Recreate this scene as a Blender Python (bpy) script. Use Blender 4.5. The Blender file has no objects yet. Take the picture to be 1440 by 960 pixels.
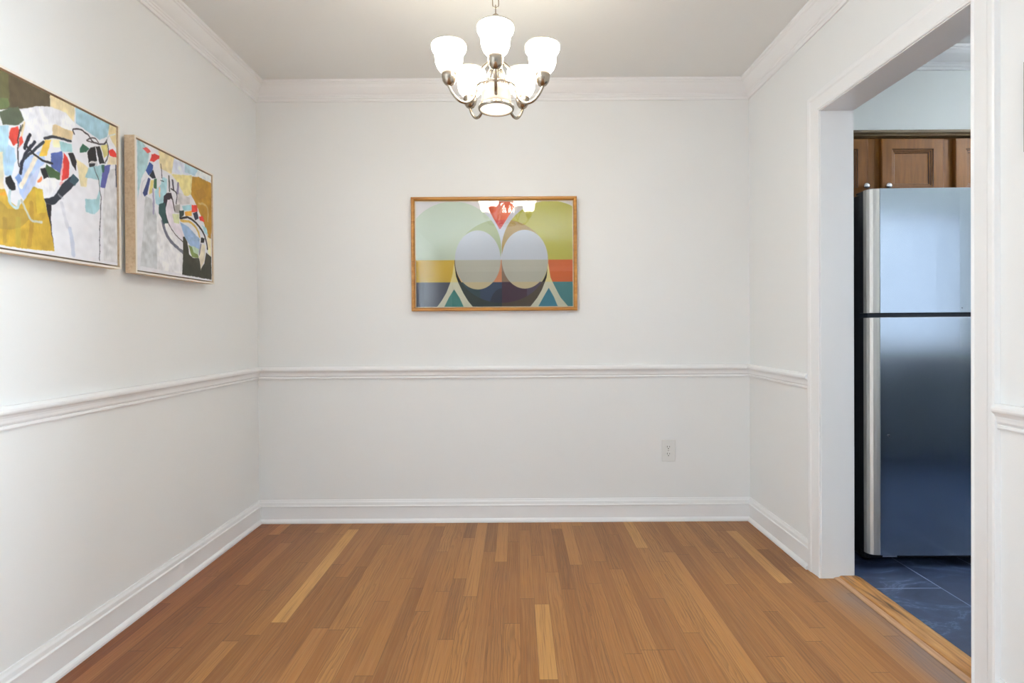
import bpy, bmesh, math, random
import numpy as np
from mathutils import Vector, Matrix

# ------------------------------------------------------------------ camera, world, lights, exposure
SC = bpy.context.scene
COL = SC.collection
F_PX = 750.0
CAM_Z = 1.08
cam_d = bpy.data.cameras.new('camera'); cam = bpy.data.objects.new('camera', cam_d); COL.objects.link(cam)
cam_d.sensor_width = 36; cam_d.sensor_fit = 'HORIZONTAL'; cam_d.lens = 36*F_PX/1440
PITCH = .006; ROLL = .0062
cam_d.shift_x = -7/1440; cam_d.shift_y = -(19-PITCH*F_PX)/1440
cam.matrix_world = Matrix.Translation((0, 0, CAM_Z)) @ Matrix.Rotation(math.pi/2-PITCH, 4, 'X') @ Matrix.Rotation(-ROLL, 4, 'Z')
cam_d.clip_start = .05
SC.camera = cam
SC.view_settings.view_transform = 'Standard'; SC.view_settings.look = 'None'
SC.view_settings.gamma = 1; SC.view_settings.use_curve_mapping = False
SC.view_settings.exposure = 1.17
SC.cycles.max_bounces = 10; SC.cycles.diffuse_bounces = 6; SC.cycles.sample_clamp_indirect = 6

world = bpy.data.worlds.new('sky'); SC.world = world; world.use_nodes = True
wn = world.node_tree; wn.nodes['Background'].inputs[0].default_value = (.70, .83, 1.0, 1); wn.nodes['Background'].inputs[1].default_value = .38

def area(name, loc, aim, sx, sy, power, col):
    l = bpy.data.lights.new(name, 'AREA'); l.shape = 'RECTANGLE'; l.size = sx; l.size_y = sy; l.energy = power; l.color = col
    o = bpy.data.objects.new(name, l); COL.objects.link(o); o.location = loc
    o.rotation_euler = Vector(aim).to_track_quat('-Z', 'Y').to_euler(); return o
# added area lights standing in for daylight at the invented windows
area('added_daylight_right', (1.52, -1.4, 1.35), (-1, 0, 0), 1.9, 1.6, 250, (.75, .885, 1))
area('added_daylight_left', (-1.64, -1.4, 1.35), (1, 0, 0), 1.9, 1.6, 15, (.75, .885, 1))
area('added_daylight_kitchen', (2.95, -.02, 1.45), (0, 1, -.05), 1.9, 1.1, 1.9, (.72, .84, 1))

# ------------------------------------------------------------------ helpers
def lin(c): 
    return tuple(((v/255+.055)/1.055)**2.4 if v > 10 else v/255/12.92 for v in c)
def mat(name, col, rough=.5, metal=0, spec=.5, bump=None, emis=None, est=0):
    m = bpy.data.materials.new(name); m.use_nodes = True; b = m.node_tree.nodes['Principled BSDF']
    b.inputs['Base Color'].default_value = (*col, 1); b.inputs['Roughness'].default_value = rough
    b.inputs['Metallic'].default_value = metal; b.inputs['Specular IOR Level'].default_value = spec
    if emis: b.inputs['Emission Color'].default_value = (*emis, 1); b.inputs['Emission Strength'].default_value = est
    if bump:
        sc, st, dist = bump; N = m.node_tree
        tc = N.nodes.new('ShaderNodeTexCoord'); no = N.nodes.new('ShaderNodeTexNoise'); bu = N.nodes.new('ShaderNodeBump')
        no.inputs['Scale'].default_value = sc; no.inputs['Detail'].default_value = 3
        bu.inputs['Strength'].default_value = st; bu.inputs['Distance'].default_value = dist
        N.links.new(tc.outputs['Object'], no.inputs['Vector']); N.links.new(no.outputs['Fac'], bu.inputs['Height']); N.links.new(bu.outputs['Normal'], b.inputs['Normal'])
    return m
class NG:
    def __init__(s, m): s.t = m.node_tree; s.b = s.t.nodes['Principled BSDF']
    def n(s, typ, **k):
        x = s.t.nodes.new('ShaderNode'+typ)
        for a, v in k.items(): setattr(x, a, v)
        return x
    def _in(s, sock, v):
        if hasattr(v, 'is_output') or isinstance(v, bpy.types.NodeSocket): s.t.links.new(v, sock)
        else: sock.default_value = v
    def math(s, op, a, b=0., c=None):
        x = s.n('Math', operation=op); s._in(x.inputs[0], a); s._in(x.inputs[1], b)
        if c is not None: s._in(x.inputs[2], c)
        return x.outputs[0]
    def mix(s, f, a, b, blend='MIX'):
        x = s.n('MixRGB', blend_type=blend); s._in(x.inputs[0], f); s._in(x.inputs[1], a); s._in(x.inputs[2], b); return x.outputs[0]
    def ramp(s, f, stops, interp='LINEAR'):
        x = s.n('ValToRGB'); s._in(x.inputs[0], f); x.color_ramp.interpolation = interp
        e = x.color_ramp.elements
        while len(e) < len(stops): e.new(.5)
        for i, (p, c) in enumerate(stops): e[i].position = p; e[i].color = (*c, 1) if len(c) == 3 else c
        return x.outputs[0]
    def xyz(s, x, y, z):
        q = s.n('CombineXYZ'); s._in(q.inputs[0], x); s._in(q.inputs[1], y); s._in(q.inputs[2], z); return q.outputs[0]

def box(bm, x0, x1, y0, y1, z0, z1, mi=0):
    v = [bm.verts.new((x, y, z)) for x in (x0, x1) for y in (y0, y1) for z in (z0, z1)]
    for f in ((0,1,3,2), (4,6,7,5), (0,4,5,1), (2,3,7,6), (0,2,6,4), (1,5,7,3)):
        fa = bm.faces.new([v[i] for i in f]); fa.material_index = mi
def prism(bm, pts2, axis, a0, a1):
    """polygon pts2 in the plane across `axis`, extruded a0..a1"""
    def P(p, a): return {'x': (a, p[0], p[1]), 'y': (p[0], a, p[1]), 'z': (p[0], p[1], a)}[axis]
    A = [bm.verts.new(P(p, a0)) for p in pts2]; B = [bm.verts.new(P(p, a1)) for p in pts2]; n = len(A)
    bm.faces.new(A); bm.faces.new(B[::-1])
    for i in range(n): bm.faces.new([A[i], B[i], B[(i+1) % n], A[(i+1) % n]])
def lathe(bm, prof, c=(0, 0, 0), n=32, close=False):
    rings = []
    for r, z in prof:
        rings.append([bm.verts.new((c[0]+r*math.cos(2*math.pi*i/n), c[1]+r*math.sin(2*math.pi*i/n), c[2]+z)) for i in range(n)])
    for a, b in zip(rings, rings[1:]):
        for i in range(n): bm.faces.new([a[i], a[(i+1) % n], b[(i+1) % n], b[i]])
    if close == 'loop':
        a, b = rings[-1], rings[0]
        for i in range(n): bm.faces.new([a[i], a[(i+1) % n], b[(i+1) % n], b[i]])
    elif close:
        bm.faces.new(rings[0][::-1]); bm.faces.new(rings[-1])
def tube(bm, pts, r, n=12, closed=False):
    pts = [Vector(p) for p in pts]; m = len(pts); rings = []
    up = None
    for i, p in enumerate(pts):
        t = (pts[(i+1) % m] - pts[i-1]) if closed else (pts[min(i+1, m-1)] - pts[max(i-1, 0)])
        t.normalize()
        if up is None:
            up = Vector((0, 0, 1)) if abs(t.z) < .9 else Vector((1, 0, 0))
            up = (up - t*up.dot(t)).normalized()
        else: up = (up - t*up.dot(t)).normalized()
        s = t.cross(up); rr = r[i] if isinstance(r, (list, tuple)) else r
        rings.append([bm.verts.new(p + (up*math.cos(2*math.pi*k/n) + s*math.sin(2*math.pi*k/n))*rr) for k in range(n)])
    pairs = list(zip(rings, rings[1:])) + ([(rings[-1], rings[0])] if closed else [])
    for a, b in pairs:
        for k in range(n): bm.faces.new([a[k], a[(k+1) % n], b[(k+1) % n], b[k]])
    if not closed: bm.faces.new(rings[0][::-1]); bm.faces.new(rings[-1])
def spline(pts, n=8):
    P = [Vector(p) for p in pts]; P = [2*P[0]-P[1]] + P + [2*P[-1]-P[-2]]; out = []
    for i in range(1, len(P)-2):
        for k in range(n):
            t = k/n
            out.append(.5*((2*P[i]) + (P[i+1]-P[i-1])*t + (2*P[i-1]-5*P[i]+4*P[i+1]-P[i+2])*t*t + (3*P[i]-P[i-1]-3*P[i+1]+P[i+2])*t**3))
    out.append(P[-2]); return out

def link(name, bm, m, parent=None, smooth=False, bevel=0, segs=2, loc=None):
    bmesh.ops.recalc_face_normals(bm, faces=bm.faces)
    me = bpy.data.meshes.new(name); bm.to_mesh(me); bm.free()
    for x in (m if isinstance(m, (list, tuple)) else [m]): me.materials.append(x)
    if smooth:
        for p in me.polygons: p.use_smooth = True
    o = bpy.data.objects.new(name, me); COL.objects.link(o)
    if bevel:
        b = o.modifiers.new('bevel', 'BEVEL'); b.width = bevel; b.segments = segs; b.limit_method = 'ANGLE'; b.angle_limit = math.radians(40)
    if parent: o.parent = parent
    if loc: o.location = loc
    return o
def boxobj(name, dims, m, parent=None, bevel=0, **k):
    bm = bmesh.new(); box(bm, *dims); return link(name, bm, m, parent, bevel=bevel, **k)
def tag(o, label, cat, group=None, kind=None):
    o['label'] = label
    if cat: o['category'] = cat
    if group: o['group'] = group
    if kind: o['kind'] = kind
    return o
def empty(name, loc, label, cat, group=None, kind=None):
    o = bpy.data.objects.new(name, None); COL.objects.link(o); o.location = loc; o.empty_display_size = .1
    return tag(o, label, cat, group, kind)
def struct(o, label, cat='room part'): return tag(o, label, cat, kind='structure')
def B(): return bmesh.new()
def rel(o, parent):  # parts are written in room coordinates; hang them on an Empty that stands elsewhere (a part itself has no offset)
    o.parent = parent
    if parent.type == 'EMPTY': o.matrix_parent_inverse = Matrix.Translation(parent.location).inverted()
    return o

# ------------------------------------------------------------------ materials
M = {}
M['wall'] = mat('wall_paint', (.798, .802, .793), .55, bump=(90, .05, .002))
M['ceil'] = mat('ceiling_paint', (.79, .80, .79), .7, bump=(70, .05, .002))
M['trim'] = mat('trim_paint', (.825, .825, .825), .32, bump=(25, .04, .002))
M['kwall'] = mat('kitchen_wall_paint', (.83, .86, .845), .6)
M['far_wall'] = mat('grey_paint', (.28, .28, .29), .6)
M['navy'] = mat('dark_painted_cabinet', (.055, .065, .082), .5)
M['black'] = mat('black_enamel', (.006, .007, .010), .35, bump=(300, .3, .001))
M['gasket'] = mat('door_gasket', (.008, .012, .022), .5)
M['nickel'] = mat('brushed_nickel', (.40, .345, .28), .27, 1)
M['knob'] = mat('satin_nickel_knob', (.75, .76, .80), .22, 1)
M['plastic'] = mat('outlet_plastic', (.74, .74, .72), .35)
M['slot'] = mat('dark_slot', (.03, .03, .03), .6)
M['board'] = mat('backing_board', (.30, .24, .17), .8)
M['black_gap'] = mat('frame_black_gap', (.02, .018, .016), .7)
M['shade'] = mat('frosted_lit_glass', (.85, .83, .78), .35, emis=(1, .925, .79), est=10.5)
M['shade_inner'] = mat('frosted_lit_glass_inside', (.80, .78, .72), .5, emis=(1, .925, .79), est=3.5)
M['rim'] = mat('shade_rim_glass', (.50, .48, .42), .3)
M['lens'] = mat('lit_lens', (.8, .78, .72), .4, emis=(1, .93, .80), est=.5)
M['column_glass'] = mat('cream_lit_glass', (.46, .37, .30), .5, emis=(1, .87, .74), est=.10)
M['bulb'] = mat('lit_bulb', (.9, .9, .85), .4, emis=(1, .93, .80), est=1.5)
M['added_lamp_bowl'] = mat('added_lamp_glass', (.9, .9, .9), .4, emis=(.88, .95, 1), est=8)
M['added_uplight'] = mat('added_uplight_disc', (.9, .9, .9), .4, emis=(.92, .97, 1), est=600)
M['dark_frame'] = mat('dark_olive_frame', (.10, .10, .075), .5)
M['rug_worn'] = mat('worn_board', (.17, .125, .105), .5)
M['stone'] = mat('counter_stone', (.06, .06, .07), .25, bump=(40, .1, .002))

def grain_wood(name, c0, c1, c2, scale=1., axis='z', rough=.4, contrast=.6, ring=6, spec=None):
    m = mat(name, c1, rough); g = NG(m)
    tc = g.n('TexCoord'); mp = g.n('Mapping'); g.t.links.new(tc.outputs['Object'], mp.inputs[0])
    s = {'x': (1.2, 14, 14), 'y': (14, 1.2, 14), 'z': (14, 14, 1.2)}[axis]
    mp.inputs['Scale'].default_value = tuple(v*scale for v in s)
    no = g.n('TexNoise'); no.inputs['Scale'].default_value = 2.2; no.inputs['Detail'].default_value = 8; no.inputs['Roughness'].default_value = .62; no.inputs['Distortion'].default_value = 1.0
    g.t.links.new(mp.outputs[0], no.inputs[0])
    fine = g.n('TexNoise'); fine.inputs['Scale'].default_value = ring; fine.inputs['Detail'].default_value = 4
    g.t.links.new(mp.outputs[0], fine.inputs[0])
    f = g.math('ADD', g.math('MULTIPLY', no.outputs[0], .7), g.math('MULTIPLY', fine.outputs[0], .3))
    c = g.ramp(f, [(.5-.28*contrast, c0), (.5, c1), (.5+.28*contrast, c2)])
    if spec is not None: g.b.inputs['Specular IOR Level'].default_value = spec
    g.t.links.new(c, g.b.inputs['Base Color']); return m
M['cabinet'] = grain_wood('stained_maple', lin((84, 48, 16)), lin((112, 70, 26)), lin((132, 86, 36)), 1, 'z', .42, .8, spec=.15)
M['cabinet_groove'] = mat('cabinet_groove_brown', lin((58, 28, 16)), .4)
M['teak'] = grain_wood('honey_walnut_frame', lin((150, 94, 34)), lin((188, 130, 56)), lin((208, 152, 80)), 1.5, 'x', .35, .7)
M['paleoak'] = grain_wood('pale_oak_frame', lin((200, 172, 140)), lin((222, 198, 166)), lin((234, 214, 188)), 1.5, 'y', .5, .7)
M['paleface'] = mat('whitewashed_face', lin((232, 224, 212)), .5)
M['oak'] = grain_wood('oak_threshold', lin((84, 56, 30)), lin((176, 122, 64)), lin((204, 152, 92)), .8, 'y', .38, .45, 9)
M['oakdull'] = grain_wood('oak_reducer', lin((150, 108, 76)), lin((186, 144, 110)), lin((204, 166, 132)), 1.4, 'y', .45, .8)

def steel():
    m = mat('brushed_steel', (.54, .61, .69), .22, 1); g = NG(m)
    tc = g.n('TexCoord'); mp = g.n('Mapping'); g.t.links.new(tc.outputs['Object'], mp.inputs[0]); mp.inputs['Scale'].default_value = (2, 2, 900)
    no = g.n('TexNoise'); no.inputs['Scale'].default_value = 2; no.inputs['Detail'].default_value = 4; g.t.links.new(mp.outputs[0], no.inputs[0])
    big = g.n('TexNoise'); big.inputs['Scale'].default_value = 3.2; big.inputs['Detail'].default_value = 2; g.t.links.new(tc.outputs['Object'], big.inputs[0])
    r = g.math('ADD', g.math('MULTIPLY', no.outputs[0], .015), g.math('MULTIPLY', big.outputs[0], .06))
    g.t.links.new(g.math('ADD', r, .13), g.b.inputs['Roughness'])
    bu = g.n('Bump'); bu.inputs['Strength'].default_value = .05; bu.inputs['Distance'].default_value = .01; g.t.links.new(big.outputs[0], bu.inputs['Height'])
    g.t.links.new(bu.outputs[0], g.b.inputs['Normal']); return m
M['steel'] = steel()
M['steelcap'] = mat('steel_edge_cap', (.72, .68, .63), .5, 1)

def floor_mat():
    m = mat('oak_strip_floor', (.3, .16, .07), .33); g = NG(m); W = .0575
    tc = g.n('TexCoord'); sp = g.n('SeparateXYZ'); g.t.links.new(tc.outputs['Object'], sp.inputs[0]); X, Y = sp.outputs[0], sp.outputs[1]
    xs = g.math('DIVIDE', g.math('ADD', X, 10), W); row = g.math('FLOOR', xs); fx = g.math('FRACT', xs)
    w1 = g.n('TexWhiteNoise', noise_dimensions='1D'); g.t.links.new(row, w1.inputs['W'])
    w1b = g.n('TexWhiteNoise', noise_dimensions='1D'); g._in(w1b.inputs['W'], g.math('ADD', row, 77.3))
    L = g.math('ADD', g.math('MULTIPLY', w1b.outputs[0], .6), .42)
    ys = g.math('DIVIDE', g.math('ADD', g.math('ADD', Y, 20), g.math('MULTIPLY', w1.outputs[0], 3.0)), L)
    seg = g.math('FLOOR', ys); fy = g.math('FRACT', ys)
    w2 = g.n('TexWhiteNoise', noise_dimensions='2D'); g._in(w2.inputs['Vector'], g.xyz(row, seg, 0)); rnd = w2.outputs[0]
    w3 = g.n('TexWhiteNoise', noise_dimensions='2D'); g._in(w3.inputs['Vector'], g.xyz(g.math('ADD', row, 31.7), seg, 0)); rnd2 = w3.outputs[0]
    base = g.ramp(rnd, [(0, lin((132, 84, 42))), (.3, lin((149, 97, 50))), (.62, lin((160, 107, 56))), (.94, lin((174, 121, 66))), (1, lin((202, 152, 88)))])
    # grain, shifted per board
    v = g.xyz(g.math('MULTIPLY', X, 1.), g.math('MULTIPLY', Y, .022), g.math('MULTIPLY', rnd, 37.))
    no = g.n('TexNoise'); no.inputs['Scale'].default_value = 95; no.inputs['Detail'].default_value = 5; no.inputs['Roughness'].default_value = .7; g.t.links.new(v, no.inputs[0])
    v2 = g.xyz(g.math('MULTIPLY', X, 1.), g.math('MULTIPLY', Y, .15), g.math('MULTIPLY', rnd2, 23.))
    wa = g.n('TexWave', wave_type='BANDS', bands_direction='X', wave_profile='SAW'); wa.inputs['Scale'].default_value = 26; wa.inputs['Distortion'].default_value = 15
    wa.inputs['Detail'].default_value = 3; wa.inputs['Detail Scale'].default_value = .9; g.t.links.new(v2, wa.inputs[0])
    c = g.mix(g.math('MULTIPLY', g.ramp(no.outputs[0], [(.42, (0, 0, 0)), (.68, (1, 1, 1))]), .42), base, (.46, .25, .10, 1))
    amt = g.math('MULTIPLY', g.ramp(rnd2, [(.25, (.08, .08, .08)), (1, (1, 1, 1))]), .50)
    c = g.mix(g.math('MULTIPLY', g.ramp(wa.outputs[0], [(.45, (0, 0, 0)), (.95, (1, 1, 1))]), amt), c, (.13, .06, .025, 1))
    pore = g.n('TexNoise'); pore.inputs['Scale'].default_value = 340; pore.inputs['Detail'].default_value = 2
    g._in(pore.inputs[0], g.xyz(X, g.math('MULTIPLY', Y, .014), rnd))
    c = g.mix(g.math('MULTIPLY', g.ramp(pore.outputs[0], [(.52, (0, 0, 0)), (.70, (1, 1, 1))]), .50), c, (.14, .065, .03, 1))
    # redder, darker boards left unfaded along the west wall; greyed wear at the doorway
    red = g.ramp(g.math('ADD', X, g.math('MULTIPLY', rnd2, .10)), [(0, (1, 1, 1)), (1, (0, 0, 0))])
    mr = g.n('MapRange'); g._in(mr.inputs[0], g.math('ADD', g.math('MULTIPLY', g.math('ROUND', g.math('MULTIPLY', xs, 1)), W), g.math('MULTIPLY', rnd2, .08)))
    mr.inputs[1].default_value = 8.60; mr.inputs[2].default_value = 9.05; mr.inputs[3].default_value = 1; mr.inputs[4].default_value = 0
    c = g.mix(g.math('MULTIPLY', mr.outputs[0], .85), c, g.mix(1., c, (.72, .50, .56, 1), 'MULTIPLY'))
    mw = g.n('MapRange'); g._in(mw.inputs[0], X); mw.inputs[1].default_value = 1.20; mw.inputs[2].default_value = 1.30
    wn_ = g.n('TexNoise'); wn_.inputs['Scale'].default_value = 5; g._in(wn_.inputs[0], g.xyz(X, g.math('MULTIPLY', Y, .6), 0))
    my = g.n('MapRange'); g._in(my.inputs[0], Y); my.inputs[1].default_value = 2.3; my.inputs[2].default_value = 2.1
    wear = g.math('MULTIPLY', g.math('MULTIPLY', mw.outputs[0], my.outputs[0]), g.ramp(wn_.outputs[0], [(.35, (.25, .25, .25)), (.6, (.8, .8, .8))]))
    c = g.mix(wear, c, (.23, .185, .17, 1))
    gapx = g.math('MINIMUM', fx, g.math('SUBTRACT', 1., fx)); gx = g.math('LESS_THAN', gapx, .012)
    gy = g.math('LESS_THAN', g.math('MULTIPLY', g.math('MINIMUM', fy, g.math('SUBTRACT', 1., fy)), L), .0012)
    gap = g.math('MAXIMUM', g.math('MULTIPLY', gx, g.ramp(rnd, [(0, (.35,)*3), (1, (.8,)*3)])), g.math('MULTIPLY', gy, .8))
    c = g.mix(g.math('MULTIPLY', gap, .75), c, (.05, .022, .010, 1))
    g.t.links.new(c, g.b.inputs['Base Color'])
    g._in(g.b.inputs['Roughness'], g.math('ADD', g.math('MULTIPLY', no.outputs[0], .22), .30))
    bu = g.n('Bump'); bu.inputs['Strength'].default_value = .25; bu.inputs['Distance'].default_value = .0008
    g._in(bu.inputs['Height'], g.math('SUBTRACT', g.math('MULTIPLY', no.outputs[0], .25), gap)); g.t.links.new(bu.outputs[0], g.b.inputs['Normal'])
    g.b.inputs['Specular IOR Level'].default_value = .35
    return m
M['floor'] = floor_mat()

def slate():
    m = mat('slate_tile_blue_cast', (.03, .05, .09), .42); g = NG(m)  # blue cast of the light is put into the tile colour
    tc = g.n('TexCoord'); sp = g.n('SeparateXYZ'); g.t.links.new(tc.outputs['Object'], sp.inputs[0]); X, Y = sp.outputs[0], sp.outputs[1]
    T = .61
    # 305 x 610 tiles in columns along Y, every second column shifted half a tile
    ty = g.math('DIVIDE', g.math('ADD', X, 9.235), T/2); row = g.math('FLOOR', ty)
    tx = g.math('DIVIDE', g.math('ADD', g.math('ADD', Y, 2.380+.61*10), g.math('MULTIPLY', row, T/2)), T); cx_ = g.math('FLOOR', tx)
    fx, fy = g.math('FRACT', tx), g.math('FRACT', ty)
    no = g.n('TexNoise'); no.inputs['Scale'].default_value = 2.5; no.inputs['Detail'].default_value = 9; no.inputs['Roughness'].default_value = .65; no.inputs['Distortion'].default_value = 1.8
    w = g.n('TexWhiteNoise', noise_dimensions='2D'); g._in(w.inputs['Vector'], g.xyz(row, cx_, 0))
    g._in(no.inputs[0], g.xyz(X, g.math('MULTIPLY', Y, 2.6), g.math('MULTIPLY', w.outputs[0], 9.)))
    c = g.ramp(no.outputs[0], [(.3, lin((30, 40, 66))), (.5, lin((44, 56, 84))), (.575, lin((54, 68, 98))), (.60, lin((86, 100, 128))), (.625, lin((50, 64, 92)))])
    e = g.math('MINIMUM', g.math('MULTIPLY', g.math('MINIMUM', fx, g.math('SUBTRACT', 1., fx)), 2.), g.math('MINIMUM', fy, g.math('SUBTRACT', 1., fy)))
    c = g.mix(g.math('LESS_THAN', e, .008), c, (*lin((128, 140, 165)), 1))
    g.t.links.new(c, g.b.inputs['Base Color']); return m
M['slate'] = slate()

def pane_mat():
    m = bpy.data.materials.new('clear_pane'); m.use_nodes = True; t = m.node_tree; t.nodes.remove(t.nodes['Principled BSDF'])
    tr = t.nodes.new('ShaderNodeBsdfTransparent'); gl = t.nodes.new('ShaderNodeBsdfGlossy'); gl.inputs['Roughness'].default_value = .01
    fr = t.nodes.new('ShaderNodeFresnel'); fr.inputs[0].default_value = 1.52; mx = t.nodes.new('ShaderNodeMixShader')
    t.links.new(fr.outputs[0], mx.inputs[0]); t.links.new(tr.outputs[0], mx.inputs[1]); t.links.new(gl.outputs[0], mx.inputs[2])
    t.links.new(mx.outputs[0], t.nodes['Material Output'].inputs[0]); return m
M['pane'] = pane_mat()

def paint_mat(name, rough, weave):
    m = mat(name, (.5, .5, .5), rough); g = NG(m)
    at = g.n('VertexColor', layer_name='paint'); tc = g.n('TexCoord')
    if weave:
        no = g.n('TexNoise'); no.inputs['Scale'].default_value = 60; no.inputs['Detail'].default_value = 5; g.t.links.new(tc.outputs['Object'], no.inputs[0])
        bu = g.n('Bump'); bu.inputs['Strength'].default_value = .3; bu.inputs['Distance'].default_value = .0012; g.t.links.new(no.outputs[0], bu.inputs['Height']); g.t.links.new(bu.outputs[0], g.b.inputs['Normal'])
    g.t.links.new(at.outputs['Color'], g.b.inputs['Base Color']); return m
M['canvas'] = paint_mat('painted_canvas', .6, True)
M['print'] = paint_mat('screen_print', .6, False)

# ------------------------------------------------------------------ the room shell
XL, XR, XK, YB, H = -1.448, 1.300, 1.430, 2.980, 2.44      # west wall, east wall, its kitchen face, north wall, ceiling
YR = -6.0                                                  # wall behind the camera
DY0, DY1, DH = 1.520, 2.275, 1.995                         # doorway to the kitchen (its jamb faces) and head height
KX, KY0, KYC = 4.05, 0.10, 2.655                           # kitchen: east wall, south wall, cabinet and soffit face
struct(boxobj('floor', (XL-.1, 1.352, YR-.1, YB+.1, -.08, 0), M['floor']), 'oak strip floor of warm brown boards running to the back wall', 'floor')
struct(boxobj('floor_kitchen', (1.352, KX+.1, -.1, YB+.15, -.085, -.004), M['slate']), 'dark slate tile floor beyond the doorway, blue light cast put in its colour', 'floor')
struct(boxobj('ceiling', (XL-.1, KX+.1, YR-.1, YB+.25, H, H+.1), M['ceil']), 'flat off-white ceiling above the chandelier', 'ceiling')
bm = B()
for (a, b, c, d) in ((YR-.1, -2.4, 0, H), (-2.4, -.4, 0, .5), (-2.4, -.4, 2.15, H), (-.4, YB+.1, 0, H)): box(bm, XL-.1, XL, a, b, c, d)
struct(link('wall_left', bm, M['wall']), 'white painted left wall carrying two canvases', 'wall')
struct(boxobj('wall_back', (XL, XK, YB, YB+.1, 0, H), M['wall']), 'off-white back wall behind the geometric poster', 'wall')
bm = B()
for (a, b, c, d) in ((YR-.1, -2.4, 0, H), (-2.4, -.4, 0, .5), (-2.4, -.4, 2.15, H), (-.4, DY0-.012, 0, H), (DY0-.012, DY1+.012, DH+.012, H), (DY1+.012, YB, 0, H)):
    box(bm, XR, XK, a, b, c, d)
struct(link('wall_right', bm, M['wall']), 'off-white right wall with the cased opening to the kitchen', 'wall')
struct(boxobj('wall_front', (XL, XR, YR-.1, YR, 0, H), M['far_wall']), 'grey wall far behind the camera', 'wall')
bm = B()
for (a, b, c, d) in ((XK, 1.9, 0, H), (1.9, 3.98, 0, .88), (1.9, 3.98, 2.1, H), (3.98, KX, 0, H)): box(bm, a, b, KY0-.1, KY0, c, d)
struct(link('wall_kitchen_front', bm, M['kwall']), 'kitchen wall facing the refrigerator with an added wide window', 'wall')
struct(boxobj('wall_kitchen_right', (KX, KX+.1, KY0-.1, YB+.15, 0, H), M['kwall']), 'far side wall of the kitchen', 'wall')
bm = B(); box(bm, XK, KX, YB+.15, YB+.25, 0, 2.045); box(bm, XK, KX, KYC, YB+.25, 2.045, H)
struct(link('wall_kitchen_back', bm, M['kwall']), 'pale kitchen wall and soffit above the wooden cabinets', 'wall')

# mouldings: profile (out, up) swept along a wall; m0/m1 = +1 for an inside mitre
def mould(name, prof, p0, p1, nrm, label, m0=1, m1=1):
    bm = B(); p0 = Vector(p0); p1 = Vector(p1); d = (p1-p0).normalized(); n = Vector(nrm)
    A = [bm.verts.new(p0 + n*a + Vector((0, 0, b)) + d*a*m0) for a, b in prof]
    C = [bm.verts.new(p1 + n*a + Vector((0, 0, b)) - d*a*m1) for a, b in prof]; k = len(A)
    bm.faces.new(A); bm.faces.new(C[::-1])
    for i in range(k): bm.faces.new([A[i], C[i], C[(i+1) % k], A[(i+1) % k]])
    return struct(link(name, bm, M['trim']), label, 'trim')
BASE = [(0, 0), (.024, 0), (.024, .008), (.021, .015), (.015, .021), (.0125, .022), (.0125, .086), (.0165, .089), (.0165, .094), (.0115, .098), (.0105, .112), (.0065, .120), (.005, .126), (0, .126)]
RAIL = [(0, 0), (.008, 0), (.010, .004), (.0095, .010), (.0065, .0125), (.0095, .015), (.012, .020), (.0125, .027), (.014, .034), (.018, .041), (.0235, .0455), (.0255, .048), (.0265, .053), (.0255, .059), (.021, .0635), (.017, .068), (0, .068)]
CROWN = [(0, 0), (.009, 0), (.010, .006), (.010, .013), (.014, .016), (.016, .023), (.020, .025), (.022, .031), (.030, .037), (.041, .049), (.051, .062), (.058, .074), (.063, .077), (.065, .082), (.071, .085), (.072, .096), (0, .096)]
RZ = .801; CZ = H-.096
cy0, cy1 = DY0-.085, DY1+.085                      # outer edges of the door casing
for nm, pr, z, w in (('baseboard', BASE, 0, 'baseboard with a moulded cap and shoe'), ('chair', RAIL, RZ, 'chair rail'), ('crown', CROWN, CZ, 'crown moulding')):
    n = {'baseboard': ('baseboard_left', 'baseboard_back', 'baseboard_right', 'baseboard_front', 'baseboard_right_near'), 'chair': ('trim_1', 'trim_2', 'trim_3', None, 'trim_4'), 'crown': ('trim_5', 'trim_6', 'trim_7', 'trim_8', None)}[nm]
    mould(n[0], pr, (XL, -.3 if nm == 'chair' else YR, z), (XL, YB, z), (1, 0, 0), 'white %s along the left wall' % w)
    mould(n[1], pr, (XL, YB, z), (XR, YB, z), (0, -1, 0), 'white %s along the back wall' % w)
    if nm == 'crown':
        mould(n[2], pr, (XR, YB, z), (XR, YR, z), (-1, 0, 0), 'white crown moulding along the right wall')
        mould(n[3], pr, (XR, YR, z), (XL, YR, z), (0, 1, 0), 'white crown moulding behind the camera')
    else:
        mould(n[2], pr, (XR, YB, z), (XR, cy1, z), (-1, 0, 0), 'white %s between the back corner and the doorway' % w, 1, 0)
        mould(n[4], pr, (XR, cy0, z), (XR, -.3 if nm == 'chair' else YR, z), (-1, 0, 0), 'white %s on the right wall nearer than the doorway' % w, 0, 0 if nm == 'chair' else 1)
        if n[3]: mould(n[3], pr, (XR, YR, z), (XL, YR, z), (0, 1, 0), 'white baseboard behind the camera')
mould('trim_9', CROWN, (KX, KYC, CZ), (XK, KYC, CZ), (0, -1, 0), 'white crown moulding on the kitchen soffit')

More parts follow.
